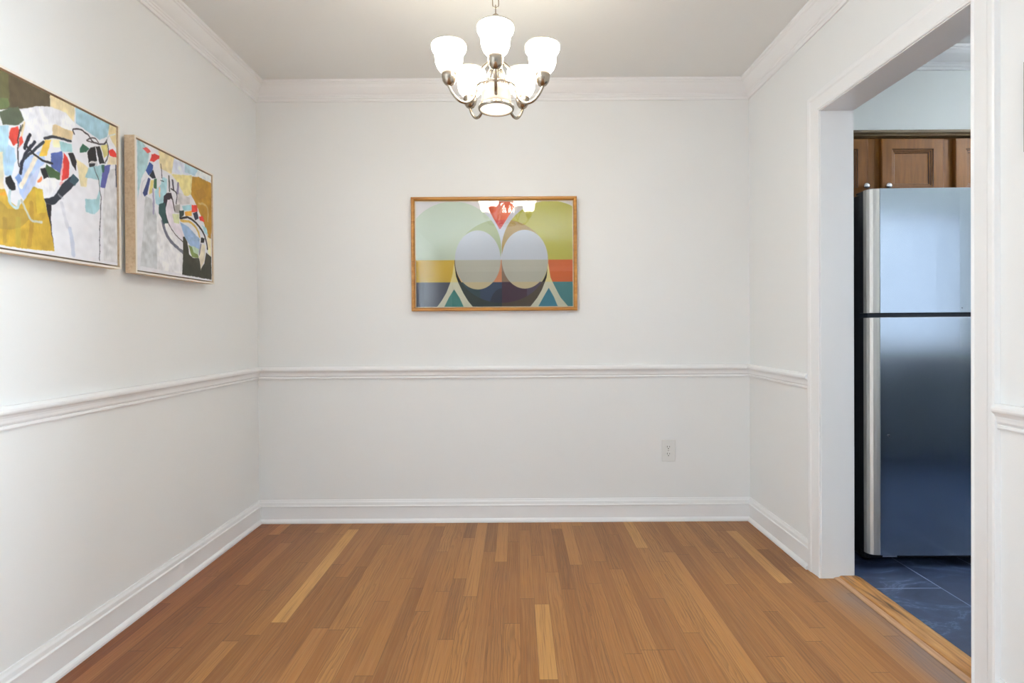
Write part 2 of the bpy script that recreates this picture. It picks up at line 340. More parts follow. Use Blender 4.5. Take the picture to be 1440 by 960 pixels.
# door_1: cased opening
door = empty('door_1', (XR, (DY0+DY1)/2, 0), 'white cased opening in the right wall leading to the kitchen', 'doorway', kind='structure')
def rp(name, bm, m, parent, **k): return rel(link(name, bm, m, **k), parent)
bm = B(); box(bm, XR-.004, XK+.004, DY1, DY1+.0115, 0, DH+.0115); box(bm, XR-.004, XK+.004, DY0-.0115, DY0, 0, DH+.0115); box(bm, XR-.004, XK+.004, DY0, DY1, DH, DH+.0115)
rp('jamb', bm, M['trim'], door, bevel=.0015)
CAS = [(0, 0), (.0, .009), (.0035, .0115), (.007, .0105), (.011, .0085), (.030, .0100), (.055, .0125), (.062, .0155), (.076, .0165), (.082, .0150), (.083, 0)]   # (across from opening, out)
def casing(xf, sgn):
    bm = B(); o = .003
    pa = []
    for a, t in CAS:
        x = xf + sgn*t
        pa.append([bm.verts.new((x, DY1+o+a, 0)), bm.verts.new((x, DY1+o+a, DH+o+a)), bm.verts.new((x, DY0-o-a, DH+o+a)), bm.verts.new((x, DY0-o-a, 0))])
    k = len(pa)
    for i in range(k):
        p, q = pa[i], pa[(i+1) % k]
        for j in range(3): bm.faces.new([p[j], q[j], q[j+1], p[j+1]])
    bm.faces.new([p[0] for p in pa]); bm.faces.new([p[3] for p in pa][::-1]); return bm
rp('casing', casing(XR, -1), M['trim'], door)
rp('casing', casing(XK, 1), M['trim'], door)

# thresholds
th = empty('door_threshold', (1.40, (DY0+DY1)/2, 0), 'worn golden oak threshold strip between wood floor and slate tile', 'threshold')
bm = B(); prism(bm, [(1.372, -.002), (1.372, .009), (1.380, .013), (1.440, .013), (1.462, .006), (1.466, -.002)], 'y', DY0-.001, DY1+.001)
for v in bm.verts: v.co.y = min(max(v.co.y, DY0+.0005), DY1-.0005)
rp('saddle', bm, M['oak'], th)
bm = B(); prism(bm, [(1.349, .0002), (1.349, .004), (1.354, .006), (1.3715, .008), (1.3715, .0002)], 'y', DY0+.0005, DY1-.0005)
r_ = rp('reducer_strip', bm, M['oakdull'], th); r_['label'] = 'paler narrow reducer strip'

# windows out of frame, invented to carry added light and reflections
def window(name, axis, a0, a1, z0, z1, pos, depth, label, mull=1):
    w = empty(name, (0, pos, z0) if axis == 'x' else (pos, 0, z0), label, 'window', kind='structure')
    fr = B(); t = .05
    def bx(bm, u0, u1, zz0, zz1, e=0):
        if axis == 'x': box(bm, u0, u1, pos+e, pos+depth-e, zz0, zz1)
        else: box(bm, pos+e, pos+depth-e, u0, u1, zz0, zz1)
    bx(fr, a0, a0+t, z0, z1); bx(fr, a1-t, a1, z0, z1); bx(fr, a0+t, a1-t, z0, z0+t); bx(fr, a0+t, a1-t, z1-t, z1)
    for i in range(1, mull+1):
        c = a0+(a1-a0)*i/(mull+1); bx(fr, c-.02, c+.02, z0+t, z1-t)
    rp('window_frame', fr, M['trim'], w, bevel=.003)
    pn = B(); bx(pn, a0+t, a1-t, z0+t, z1-t, depth/2-.002); rp('pane', pn, M['pane'], w)
window('added_window_1', 'y', -2.4, -.4, .5, 2.15, XR+.03, .05, 'added wide window in the right wall behind the camera', 2)
window('added_window_2', 'y', -2.4, -.4, .5, 2.15, XL-.08, .05, 'added wide window in the left wall behind the camera', 2)
window('added_window_3', 'x', 1.9, 3.98, .88, 2.1, KY0-.07, .05, 'added kitchen window opposite the refrigerator', 1)

# lamp added out of frame to brighten the kitchen
kl = empty('added_kitchen_lamp', (3.45, 1.75, H), 'added white bowl lamp that brightens the kitchen from its ceiling', 'lamp')
bm = B(); lathe(bm, [(.0001, 0), (.06, 0), (.06, -.02), (.012, -.03), (.012, -.22), (.0001, -.22)], (3.45, 1.75, H), 24); rp('stem', bm, M['nickel'], kl)
bm = B(); lathe(bm, [(.19, -.20), (.17, -.25), (.10, -.285), (.0001, -.295)], (3.45, 1.75, H), 32); rp('bowl', bm, M['added_lamp_bowl'], kl, smooth=True)
bm = B(); lathe(bm, [(.0001, -.235), (.16, -.235), (.16, -.24), (.0001, -.24)], (3.45, 1.75, H), 32); rp('light_disc', bm, M['added_uplight'], kl)

# ------------------------------------------------------------------ refrigerator
FX0, FX1, FY = 1.566, 2.315, 2.372
fr = empty('refrigerator', (1.92, 2.7, 0), 'stainless steel top-freezer refrigerator with black sides beyond the doorway', 'refrigerator')
bm = B(); box(bm, FX0+.012, FX1-.012, FY+.085, 3.08, .022, 1.682); rp('body', bm, M['black'], fr, bevel=.006)
def fdoor(name, z0, z1, capname):
    # rounded hinge edge cap, then the gently bowed sheet
    cap = [(FX0, FY+.040), (FX0, FY+.034), (FX0+.003, FY+.022), (FX0+.010, FY+.011), (FX0+.021, FY+.004), (FX0+.035, FY+.001), (FX0+.048, FY+.0002), (FX0+.048, FY+.040)]
    sheet = [(FX0+.0492, FY+.040), (FX0+.0492, FY+.0002)] + [(FX0+.0492+(FX1-FX0-.0492)*t, FY-.006*math.sin(math.pi*t)) for t in (.1, .2, .35, .5, .65, .8, .9)] + [(FX1-.01, FY+.001), (FX1, FY+.012), (FX1, FY+.040)]
    bm = B(); prism(bm, sheet, 'z', z0, z1); d = rp(name, bm, M['steel'], fr, bevel=.0015)
    bm = B(); prism(bm, cap, 'z', z0+.001, z1-.001); c = link(capname, bm, M['steelcap'], bevel=.0012); rel(c, d)
    bm = B(); box(bm, FX0+.0015, FX1-.0015, FY+.0405, FY+.075, z0+.001, z1-.001); rel(link('door_liner', bm, M['black'], bevel=.003), d)
    c['label'] = 'warm grey rounded hinge-side edge'
    # handle on the far side
    hx = FX1-.07; bm = B(); zz0, zz1 = (z0+.03, z0+.36) if z0 > 1 else (z1-.50, z1-.04)
    tube(bm, spline([(hx, FY, zz0), (hx, FY-.045, zz0+.03), (hx, FY-.05, (zz0+zz1)/2), (hx, FY-.045, zz1-.03), (hx, FY, zz1)], 6), .012, 10)
    h = link('door_handle', bm, M['steelcap'], smooth=True); rel(h, d)
    return d
d1 = fdoor('freezer_door', 1.136, 1.690, 'door_edge_cap')
d2 = fdoor('lower_door', .056, 1.117, 'door_edge_cap')
def sub(name, bm, m, par, **k):
    return rel(link(name, bm, m, **k), par)
for (x, z, r, par) in ((2.0-.025, 1.157, .0035, d1), (1.651, .592, .005, d2)):
    bm = B(); lathe(bm, [(0.0001, 0), (r, 0), (r, .004), (r*.6, .006), (.0001, .006)], n=16)
    bmesh.ops.rotate(bm, verts=bm.verts, matrix=Matrix.Rotation(math.pi/2, 3, 'X')); bmesh.ops.translate(bm, verts=bm.verts, vec=(x, FY-.0005, z))
    sub('screw_cover', bm, M['gasket'], par)
bm = B(); box(bm, FX0+.008, FX1-.01, FY+.022, FY+.084, 1.1178, 1.1352); box(bm, FX0+.014, FX1-.014, FY+.0755, FY+.0845, .075, 1.117); box(bm, FX0+.014, FX1-.014, FY+.0755, FY+.0845, 1.136, 1.678)
rp('gasket', bm, M['gasket'], fr)
bm = B(); box(bm, FX0+.03, FX1-.03, FY+.060, FY+.0845, .018, .070); rp('toe_grille', bm, M['black'], fr, bevel=.004)
bm = B(); prism(bm, [(FX0+.066, FY+.012), (FX0+.130, FY+.010), (FX0+.136, FY+.045), (FX0+.070, FY+.045)], 'z', .043, .0545); rp('hinge_bracket', bm, M['knob'], fr)
bm = B(); box(bm, FX0+.03, FX0+.10, FY+.04, FY+.14, 1.6905, 1.700); rp('hinge_cover', bm, M['black'], fr, bevel=.003)
for x in (FX0+.06, FX1-.06):
    for y in (FY+.12, 3.03):
        bm = B(); lathe(bm, [(.018, -.004), (.022, .002), (.022, .012), (.012, .012), (.012, .024)], (x, y, 0), 16, True); rp('leveling_foot', bm, M['black'], fr)

# ------------------------------------------------------------------ wall cabinets over it
def panel_door(par, x0, x1, z0, z1, y, knob_side):
    """raised-and-recessed cabinet door facing -Y at y"""
    bm = B(); t = .02
    W = [(0, t), (0, .004), (.004, 0), (.052, 0), (.055, .004), (.060, .0045), (.0625, .008), (.068, .0085), (.071, .012), (.074, .0125)]   # (inset, depth back)
    loops = []
    for a, dd in W:
        loops.append([bm.verts.new(p) for p in ((x0+a, y+dd, z0+a), (x1-a, y+dd, z0+a), (x1-a, y+dd, z1-a), (x0+a, y+dd, z1-a))])
    for i, (p, q) in enumerate(zip(loops, loops[1:])):
        for j in range(4):
            f = bm.faces.new([p[j], p[(j+1) % 4], q[(j+1) % 4], q[j]])
            if i in (3, 5, 7): f.material_index = 1  # recess steps take the darker groove brown
    bm.faces.new(loops[-1]); bm.faces.new(loops[0][::-1])
    d = rp('door', bm, [M['cabinet'], M['cabinet_groove']], par)
    kx = x1-.022 if knob_side > 0 else x0+.022
    bm = B(); lathe(bm, [(.0001, 0), (.006, 0), (.005, .008), (.006, .012), (.013, .015), (.0155, .020), (.014, .026), (.008, .030), (.0001, .031)], n=20)
    bmesh.ops.rotate(bm, verts=bm.verts, matrix=Matrix.Rotation(math.pi/2, 3, 'X')); bmesh.ops.translate(bm, verts=bm.verts, vec=(kx, y+.0015, z0+.055))
    k = link('knob', bm, M['knob'], smooth=True); rel(k, d)
CB, CT = 1.706, 2.040
# unit hinged beside the wall, then the wide two-door unit over the refrigerator
def cabinet(x0, x1, doors, label):
    c = empty('wall_cabinet', ((x0+x1)/2, KYC+.1, CB), label, 'cabinet', 'wall cabinets over the refrigerator')
    bm = B(); box(bm, x0+.0005, x1-.0005, KYC+.021, YB+.149, CB, CT+.0045); rp('carcass', bm, M['cabinet'], c)
    for (a, b, s) in doors: panel_door(c, a, b, CB+.010, CT-.030, KYC+.0005, s)
    return c
cabinet(1.434, 1.795, [(1.452, 1.752, 1)], 'brown stained wall cabinet nearest the door jamb, one door showing')
cabinet(1.795, 2.62, [(1.818, 2.128, -1), (2.185, 2.50, 1)], 'brown stained two-door wall cabinet above the refrigerator')
bm = B(); prism(bm, [(KYC+.020, 2.016), (KYC-.006, 2.020), (KYC-.010, 2.027), (KYC-.018, 2.033), (KYC-.020, 2.0448), (KYC+.020, 2.0448)], 'x', 1.4345, 2.62)
tag(link('cabinet_crown_strip', bm, grain_wood('glazed_top_strip', lin((84, 70, 46)), lin((108, 90, 62)), lin((120, 102, 74)), 1, 'x', .4)), 'olive brown moulding strip along the cabinet tops under the soffit', 'moulding')
# invented base cabinets under the added window, for a dark reflection in the steel
bc = empty('added_base_cabinet', (2.9, .4, 0), 'invented dark painted base cabinet run under the added kitchen window', 'cabinet')
bm = B(); box(bm, 1.92, 4.04, KY0+.002, .66, .10, .83); box(bm, 1.92, 4.04, KY0+.002, .60, -.004, .10); rp('carcass', bm, M['navy'], bc)
for i in range(4):
    x = 1.94+i*.525; bm = B(); box(bm, x, x+.50, .66, .68, .13, .80); rp('door', bm, M['navy'], bc, bevel=.004)
tag(boxobj('worktop', (1.90, 4.045, KY0+.002, .70, .831, .866), M['stone'], bevel=.004), 'invented dark stone worktop under the added kitchen window', 'worktop')

# ------------------------------------------------------------------ wall outlet
ox, oz = .843, .390
ot = empty('wall_outlet', (ox, YB, oz), 'white duplex wall outlet low on the back wall', 'outlet')
bm = B(); box(bm, ox-.038, ox+.038, YB-.0065, YB, oz-.061, oz+.061); rp('cover_plate', bm, M['plastic'], ot, bevel=.0035, segs=3)
for s in (1, -1):
    zc = oz+s*.0195; bm = B()
    P = []
    for k in range(24):
        a = 2*math.pi*k/24; P.append((ox-.002+.0172*math.cos(a), zc+max(-.0135, min(.0135, .0172*math.sin(a)))))
    prism(bm, P, 'y', YB-.0085, YB-.006); r = rp('receptacle', bm, M['plastic'], ot)
    bm = B(); box(bm, ox-.0095, ox-.0070, YB-.0088, YB-.0084, zc-.001, zc+.0085); box(bm, ox+.0030, ox+.0055, YB-.0088, YB-.0084, zc, zc+.0075)
    P = [(ox-.002+.0028*math.cos(2*math.pi*k/12), zc-.0075+.0028*math.sin(2*math.pi*k/12)) for k in range(12)]; prism(bm, P, 'y', YB-.0088, YB-.0084)
    q = link('slot', bm, M['slot']); rel(q, r)
bm = B(); P = [(ox-.002+.003*math.cos(2*math.pi*k/12), oz+.003*math.sin(2*math.pi*k/12)) for k in range(12)]; prism(bm, P, 'y', YB-.0080, YB-.0063); rp('screw', bm, M['knob'], ot)

# ------------------------------------------------------------------ painted surfaces
def raster(w, h): return np.zeros((h, w, 3)), np.meshgrid((np.arange(w)+.5)/w*1000, (np.arange(h)+.5)/h*1000)
def inside(U, V, P):
    r = np.zeros(U.shape, bool); n = len(P)
    for i in range(n):
        x0, y0 = P[i]; x1, y1 = P[(i+1) % n]
        if y0 == y1: continue
        c = ((V >= y0) != (V >= y1)); r ^= c & (U < (x1-x0)*(V-y0)/(y1-y0)+x0)
    return r
def sheet(name, img, place, m, parent):
    """grid mesh with one colour per vertex; place(u 0..1, v 0..1) -> xyz"""
    h, w, _ = img.shape
    us = np.linspace(0, 1, w); vs = np.linspace(0, 1, h); co = np.array([place(0, 0), place(1, 0), place(0, 1)], float)
    P = co[0]+(co[1]-co[0])*us[None, :, None]+(co[2]-co[0])*vs[:, None, None]
    idx = np.arange(w*h).reshape(h, w); q = np.stack([idx[:-1, :-1], idx[:-1, 1:], idx[1:, 1:], idx[1:, :-1]], -1).reshape(-1, 4)
    me = bpy.data.meshes.new(name); me.vertices.add(w*h); me.vertices.foreach_set('co', P.reshape(-1).astype(np.float32))
    me.loops.add(q.size); me.loops.foreach_set('vertex_index', q.reshape(-1).astype(np.int32))
    me.polygons.add(len(q)); me.polygons.foreach_set('loop_start', np.arange(0, q.size, 4, dtype=np.int32)); me.update(calc_edges=True); me.validate()
    at = me.color_attributes.new('paint', 'FLOAT_COLOR', 'POINT')
    l = np.where(img <= .04045, img/12.92, ((img+.055)/1.055)**2.4)*1.06
    at.data.foreach_set('color', np.concatenate([np.clip(l, 0, .86), np.ones((h, w, 1))], -1).reshape(-1).astype(np.float32))
    me.materials.append(m); o = bpy.data.objects.new(name, me); COL.objects.link(o)
    return rel(o, parent)
def blur(a, k):
    for _ in range(k):
        a = (np.roll(a, 1, 0)+2*a+np.roll(a, -1, 0))/4; a = (np.roll(a, 1, 1)+2*a+np.roll(a, -1, 1))/4
    return a
def paint_strokes(data, n=380, seed=1):
    rng = np.random.default_rng(seed); img, (U, V) = raster(n, n)
    # wobble so that strokes keep a brushed edge
    du = blur(rng.standard_normal((n, n)), 24); dv = blur(rng.standard_normal((n, n)), 24)
    U = U+du/du.std()*1.3; V = V+dv/dv.std()*1.3
    base = blur(rng.standard_normal((n, n)), 60); base /= base.std()
    for k, it in enumerate(data):
        if it[0] == 'B': img[:] = np.array(it[1])/255; img += base[..., None]*.008; continue
        col = np.array(it[1])/255; a = it[2]
        if it[0] == 'P': mk = inside(U, V, it[3]).astype(float)
        else:
            P = it[4]; d = np.full(U.shape, 1e9)
            if len(P) > 2: P = [(p.x, p.y) for p in spline([(x, y, 0) for x, y in P], 6)]
            for (x0, y0), (x1, y1) in zip(P, P[1:]):
                vx, vy = x1-x0, y1-y0; L = vx*vx+vy*vy+1e-6
                t = np.clip(((U-x0)*vx+(V-y0)*vy)/L, 0, 1); d = np.minimum(d, np.hypot(U-x0-t*vx, V-y0-t*vy))
            mk = (d < it[3]/2).astype(float)
        mk = blur(mk, 1)*a
        tex = rng.standard_normal((n, n)); 
        for _ in range(14): tex = (np.roll(tex, 1, 0)+tex+np.roll(tex, -1, 0))/3
        tex = blur(tex, 1); tex /= tex.std(); big = np.roll(base, (k*37, k*53), (0, 1))
        c = np.clip(col[None, None]*(1+.012*tex[..., None]+.030*big[..., None]), 0, 1)
        img = img*(1-mk[..., None])+c*mk[..., None]
    return np.clip(img, 0, 1)
CANVAS_WEST = [
    ('B',(222,222,228)),
    ('P',(92,80,60),1.0,[(-43,1074),(52,1027),(115,1022),(455,1023),(450,917),(380,898),(255,830),(114,772),(-33,736)]),
    ('P',(104,104,66),0.7,[(-43,1074),(52,1027),(181,1022),(186,808),(114,772),(-33,736)]),
    ('P',(222,205,165),1.0,[(455,1023),(638,1017),(632,898),(567,931),(484,925),(450,917)]),
    ('P',(158,192,206),1.0,[(642,1013),(941,1000),(914,904),(843,855),(646,896)]),
    ('P',(226,208,160),1.0,[(936,1003),(1013,1020),(1005,840),(925,924)]),
    ('P',(170,205,222),1.0,[(-34,641),(113,678),(179,703),(178,633),(144,457),(144,404),(73,311),(-36,342)]),
    ('P',(224,206,170),0.8,[(112,529),(141,545),(144,480),(146,330),(111,320),(-36,282),(-12,432)]),
    ('P',(226,226,232),1.0,[(255,817),(350,886),(450,924),(567,934),(637,893),(627,823),(483,743),(457,739),(410,715),(319,656),(290,739)]),
    ('P',(212,190,150),1.0,[(466,815),(484,827),(627,831),(609,773),(483,750),(465,749)]),
    ('P',(90,98,80),1.0,[(120,756),(179,805),(241,837),(273,772),(241,733),(145,694)]),
    ('P',(106,120,76),1.0,[(-33,795),(114,834),(180,856),(186,821),(173,803),(114,772),(-33,724)]),
    ('P',(168,200,226),1.0,[(144,495),(171,593),(212,587),(225,521),(211,501),(190,418),(150,413),(144,505)]),
    ('P',(214,72,60),1.0,[(178,633),(192,696),(234,724),(244,695),(233,627),(205,598)]),
    ('P',(214,80,64),1.0,[(240,655),(261,676),(268,639),(240,600)]),
    ('S',(222,200,160),1.0,11,[(276,760),(258,674)]),
    ('S',(110,96,60),1.0,8,[(265,743),(251,698)]),
    ('P',(170,190,226),1.0,[(275,547),(409,644),(409,562),(378,525),(339,406),(273,297),(245,329),(224,389)]),
    ('S',(232,222,206),1.0,26,[(352,584),(310,498),(249,376)]),
    ('P',(200,204,228),0.6,[(378,539),(339,406),(273,297),(263,340),(317,454)]),
    ('P',(112,142,196),1.0,[(211,417),(239,451),(256,410),(235,385)]),
    ('P',(232,190,80),1.0,[(410,702),(457,722),(425,611),(371,586)]),
    ('P',(235,225,185),1.0,[(465,728),(522,741),(522,692),(473,682)]),
    ('P',(158,198,202),1.0,[(516,733),(609,744),(613,695),(532,675)]),
    ('P',(84,100,160),1.0,[(455,634),(482,648),(540,678),(531,519),(490,542),(456,542),(451,578)]),
    ('P',(66,92,56),1.0,[(424,560),(488,537),(518,532),(522,523),(514,478),(481,490),(439,481),(408,521)]),
    ('P',(40,40,46),1.0,[(378,515),(409,534),(439,475),(400,457)]),
    ('P',(232,130,80),1.0,[(354,437),(385,476),(392,441),(362,429)]),
    ('P',(216,62,56),1.0,[(549,673),(574,653),(591,615),(582,519),(530,483),(527,524)]),
    ('P',(232,180,180),1.0,[(531,597),(544,601),(530,483),(551,482),(539,443),(514,457)]),
    ('P',(228,228,232),1.0,[(354,424),(424,477),(534,487),(505,462),(481,420),(455,375),(399,347),(392,393)]),
    ('S',(40,36,40),1.0,7,[(251,731),(235,640),(234,549),(239,486)]),
    ('S',(36,36,48),1.0,19,[(312,700),(293,661),(275,608)]),
    ('S',(38,40,56),1.0,18,[(341,668),(282,578),(257,511),(246,453)]),
    ('S',(46,52,62),1.0,17,[(402,689),(371,654),(318,596),(275,549)]),
    ('S',(38,38,44),1.0,13,[(282,627),(341,590),(393,573),(464,575)]),
    ('S',(52,54,62),1.0,16,[(410,712),(465,741),(522,755),(532,753),(601,762)]),
    ('P',(50,100,80),1.0,[(676,745),(699,779),(755,764),(726,732),(671,710)]),
    ('P',(34,32,36),1.0,[(736,735),(764,775),(803,795),(820,701),(745,662)]),
    ('P',(34,32,36),1.0,[(808,797),(843,814),(888,707),(842,688)]),
    ('S',(205,205,205),1.0,11,[(745,655),(773,683),(817,685),(792,639)]),
    ('P',(34,32,36),1.0,[(749,664),(807,682),(792,643),(754,639)]),
    ('P',(208,198,130),1.0,[(853,820),(914,849),(922,780),(882,744)]),
    ('P',(218,60,50),1.0,[(924,805),(966,835),(1004,807),(998,779),(934,776)]),
    ('P',(228,212,180),1.0,[(924,769),(998,779),(992,727),(911,706)]),
    ('P',(226,212,170),1.0,[(644,661),(744,632),(725,499),(679,487)]),
    ('P',(160,198,206),1.0,[(744,632),(872,694),(861,574),(810,437),(715,414),(714,370),(719,327),(790,327),(839,376),(841,578),(716,558)]),
    ('P',(208,208,211),1.0,[(923,670),(1004,710),(1002,20),(867,23),(870,445),(881,557)]),
    ('P',(90,94,160),1.0,[(872,682),(944,716),(886,530),(848,532)]),
    ('P',(56,100,86),1.0,[(857,685),(887,698),(882,646),(866,634)]),
    ('S',(60,64,84),1.0,12,[(992,723),(996,571)]),
    ('P',(36,32,38),1.0,[(581,677),(618,695),(648,647),(641,579),(608,620)]),
    ('S',(62,54,58),1.0,10,[(632,818),(623,847),(681,867),(746,855),(789,821),(883,841),(912,880)]),
    ('S',(80,70,72),1.0,9,[(789,817),(732,813),(794,853),(833,836)]),
    ('S',(60,54,58),1.0,7,[(909,871),(924,797),(892,708)]),
    ('S',(200,206,210),1.0,8,[(914,873),(925,908),(988,947)]),
    ('S',(70,76,84),1.0,6,[(792,647),(831,573),(842,491),(850,440),(838,244),(832,17)]),
    ('P',(44,50,62),1.0,[(399,341),(471,370),(530,462),(621,555),(665,527),(581,432),(480,324),(454,314),(411,316)]),
    ('P',(60,92,104),0.8,[(608,544),(621,555),(665,527),(629,481),(590,499)]),
    ('S',(190,190,200),0.5,13,[(505,393),(538,373)]),
    ('P',(34,32,40),1.0,[(411,316),(456,314),(446,227),(470,37),(453,104),(430,224)]),
    ('P',(198,162,60),1.0,[(-48,279),(150,337),(176,274),(230,248),(266,295),(332,398),(392,393),(403,328),(445,186),(472,29),(278,15),(109,15),(-49,20)]),
    ('P',(150,128,70),0.45,[(110,271),(169,228),(266,249),(308,199),(244,134),(162,106),(47,109)]),
    ('P',(206,180,62),0.7,[(339,393),(392,393),(403,328),(422,264),(353,235)]),
    ('S',(150,110,50),0.35,27,[(316,294),(315,161),(300,39)]),
    ('S',(170,160,70),0.4,32,[(230,183),(229,41)]),
    ('S',(140,112,60),0.3,25,[(149,166),(148,40)]),
    ('P',(30,30,34),1.0,[(154,401),(184,422),(214,379),(217,348),(183,333),(160,365)]),
    ('S',(178,202,206),1.0,16,[(183,333),(176,280),(196,250),(227,247),(238,288)]),
    ('S',(190,192,182),1.0,14,[(252,298),(287,234),(316,191),(383,194)]),
    ('P',(232,150,50),0.6,[(117,303),(150,324),(160,301),(123,292)]),
    ('S',(150,165,195),0.45,29,[(588,190),(605,120),(613,27)]),
    ('S',(190,192,204),0.45,24,[(529,342),(554,255),(571,201)]),
]
CANVAS_EAST = [
    ('B',(218,218,224)),
    ('P',(166,198,204),1.0,[(14,1036),(65,1008),(151,944),(121,820),(53,708),(14,553)]),
    ('P',(222,208,165),1.0,[(253,1026),(458,1016),(445,904),(411,850),(272,859)]),
    ('P',(210,216,232),1.0,[(458,1016),(671,1016),(720,924),(502,877),(423,875)]),
    ('P',(176,206,220),1.0,[(598,1009),(878,1017),(746,931),(597,919)]),
    ('P',(225,230,232),1.0,[(798,1009),(1017,1033),(1002,940),(746,931)]),
    ('P',(222,210,148),1.0,[(411,850),(701,919),(706,752),(595,709),(501,803)]),
    ('P',(178,134,48),1.0,[(705,912),(798,934),(1009,933),(1013,650),(989,400),(938,408),(882,523),(759,676),(687,747)]),
    ('P',(150,110,50),0.35,[(744,792),(863,854),(930,792),(822,734)]),
    ('S',(205,188,150),0.6,18,[(800,694),(884,705),(940,668),(939,559)]),
    ('P',(200,196,198),1.0,[(501,723),(668,712),(668,659),(488,610)]),
    ('P',(196,199,203),1.0,[(97,592),(168,582),(230,453),(226,33),(33,36),(65,281)]),
    ('P',(222,222,226),1.0,[(231,489),(362,429),(574,215),(553,27),(226,33)]),
    ('P',(214,92,86),1.0,[(72,955),(122,975),(171,957),(131,930)]),
    ('P',(210,60,55),1.0,[(156,881),(176,939),(211,954),(268,958),(262,932),(200,884)]),
    ('P',(56,84,150),1.0,[(104,789),(151,870),(195,856),(180,804),(140,759)]),
    ('P',(30,34,50),1.0,[(145,760),(190,821),(222,761),(179,748)]),
    ('S',(200,198,205),1.0,7,[(110,737),(62,671),(61,578)]),
    ('P',(60,72,124),1.0,[(71,607),(135,744),(161,738),(119,605),(90,582)]),
    ('P',(220,206,130),1.0,[(164,732),(197,741),(180,634),(140,607)]),
    ('P',(60,102,76),1.0,[(199,748),(235,762),(231,675),(194,679)]),
    ('P',(168,206,216),1.0,[(208,655),(281,729),(303,791),(362,801),(350,663),(295,552),(218,555)]),
    ('S',(226,180,150),1.0,16,[(265,697),(265,628)]),
    ('S',(66,66,80),1.0,9,[(283,893),(293,837),(297,786)]),
    ('S',(54,54,60),1.0,6,[(281,761),(318,760)]),
    ('S',(150,146,180),0.8,21,[(188,664),(193,583),(190,473)]),
    ('S',(90,88,86),1.0,18,[(384,821),(388,701)]),
    ('S',(80,76,90),1.0,24,[(428,801),(442,729)]),
    ('S',(132,124,152),1.0,25,[(504,797),(495,714)]),
    ('P',(50,38,50),1.0,[(317,641),(355,675),(410,692),(432,640),(365,624),(343,563),(332,504),(306,540)]),
    ('S',(30,30,36),1.0,10,[(410,728),(483,704),(477,615)]),
    ('P',(226,218,228),1.0,[(365,624),(410,642),(443,600),(432,518),(526,438),(575,370),(575,316),(385,418),(346,514)]),
    ('S',(60,48,54),1.0,13,[(432,640),(448,572),(456,553)]),
    ('P',(50,82,82),1.0,[(254,563),(333,592),(338,533),(340,513),(368,430),(328,421),(252,486)]),
    ('P',(205,210,170),1.0,[(420,515),(515,539),(517,452),(443,451)]),
    ('P',(140,134,130),0.7,[(456,598),(528,623),(527,546),(455,538)]),
    ('P',(160,206,216),1.0,[(553,613),(686,657),(695,613),(577,578)]),
    ('P',(46,60,56),1.0,[(516,566),(583,582),(577,541),(521,502)]),
    ('P',(236,172,70),1.0,[(589,573),(692,605),(692,555),(602,538)]),
    ('P',(222,68,54),1.0,[(693,657),(775,672),(781,616),(692,589)]),
    ('P',(44,48,70),1.0,[(705,584),(772,614),(795,558),(744,528)]),
    ('P',(218,60,50),1.0,[(799,575),(854,590),(890,545),(812,542)]),
    ('P',(150,176,210),1.0,[(527,469),(626,457),(810,370),(795,246),(702,265),(587,349)]),
    ('S',(205,172,92),1.0,23,[(539,487),(678,497),(770,452),(804,394)]),
    ('P',(165,205,215),1.0,[(839,506),(910,495),(945,426),(881,440)]),
    ('P',(226,216,180),1.0,[(923,414),(989,391),(987,231),(936,266)]),
    ('S',(34,30,34),1.0,18,[(527,503),(627,532),(731,517),(811,476),(874,430),(908,370),(929,298)]),
    ('P',(30,28,34),1.0,[(831,390),(887,391),(873,348),(821,339)]),
    ('S',(110,112,128),1.0,30,[(300,431),(333,350),(418,275),(574,211)]),
    ('S',(50,82,82),1.0,22,[(284,486),(317,420)]),
    ('S',(60,48,54),1.0,7,[(340,505),(373,431),(454,356),(581,301)]),
    ('P',(58,58,48),1.0,[(565,353),(587,353),(625,316),(649,210),(701,185),(795,197),(821,103),(878,159),(907,262),(991,232),(989,16),(547,21),(561,182)]),
    ('P',(122,142,82),1.0,[(637,294),(702,281),(788,213),(788,195),(688,190)]),
    ('P',(184,204,180),1.0,[(683,297),(796,279),(782,224),(715,235)]),
    ('P',(150,176,210),1.0,[(625,379),(810,346),(803,280),(676,292)]),
    ('S',(110,108,130),0.8,20,[(824,324),(802,231)]),
    ('P',(222,212,190),1.0,[(845,335),(894,326),(881,176),(829,120),(821,86),(815,135),(795,205)]),
]

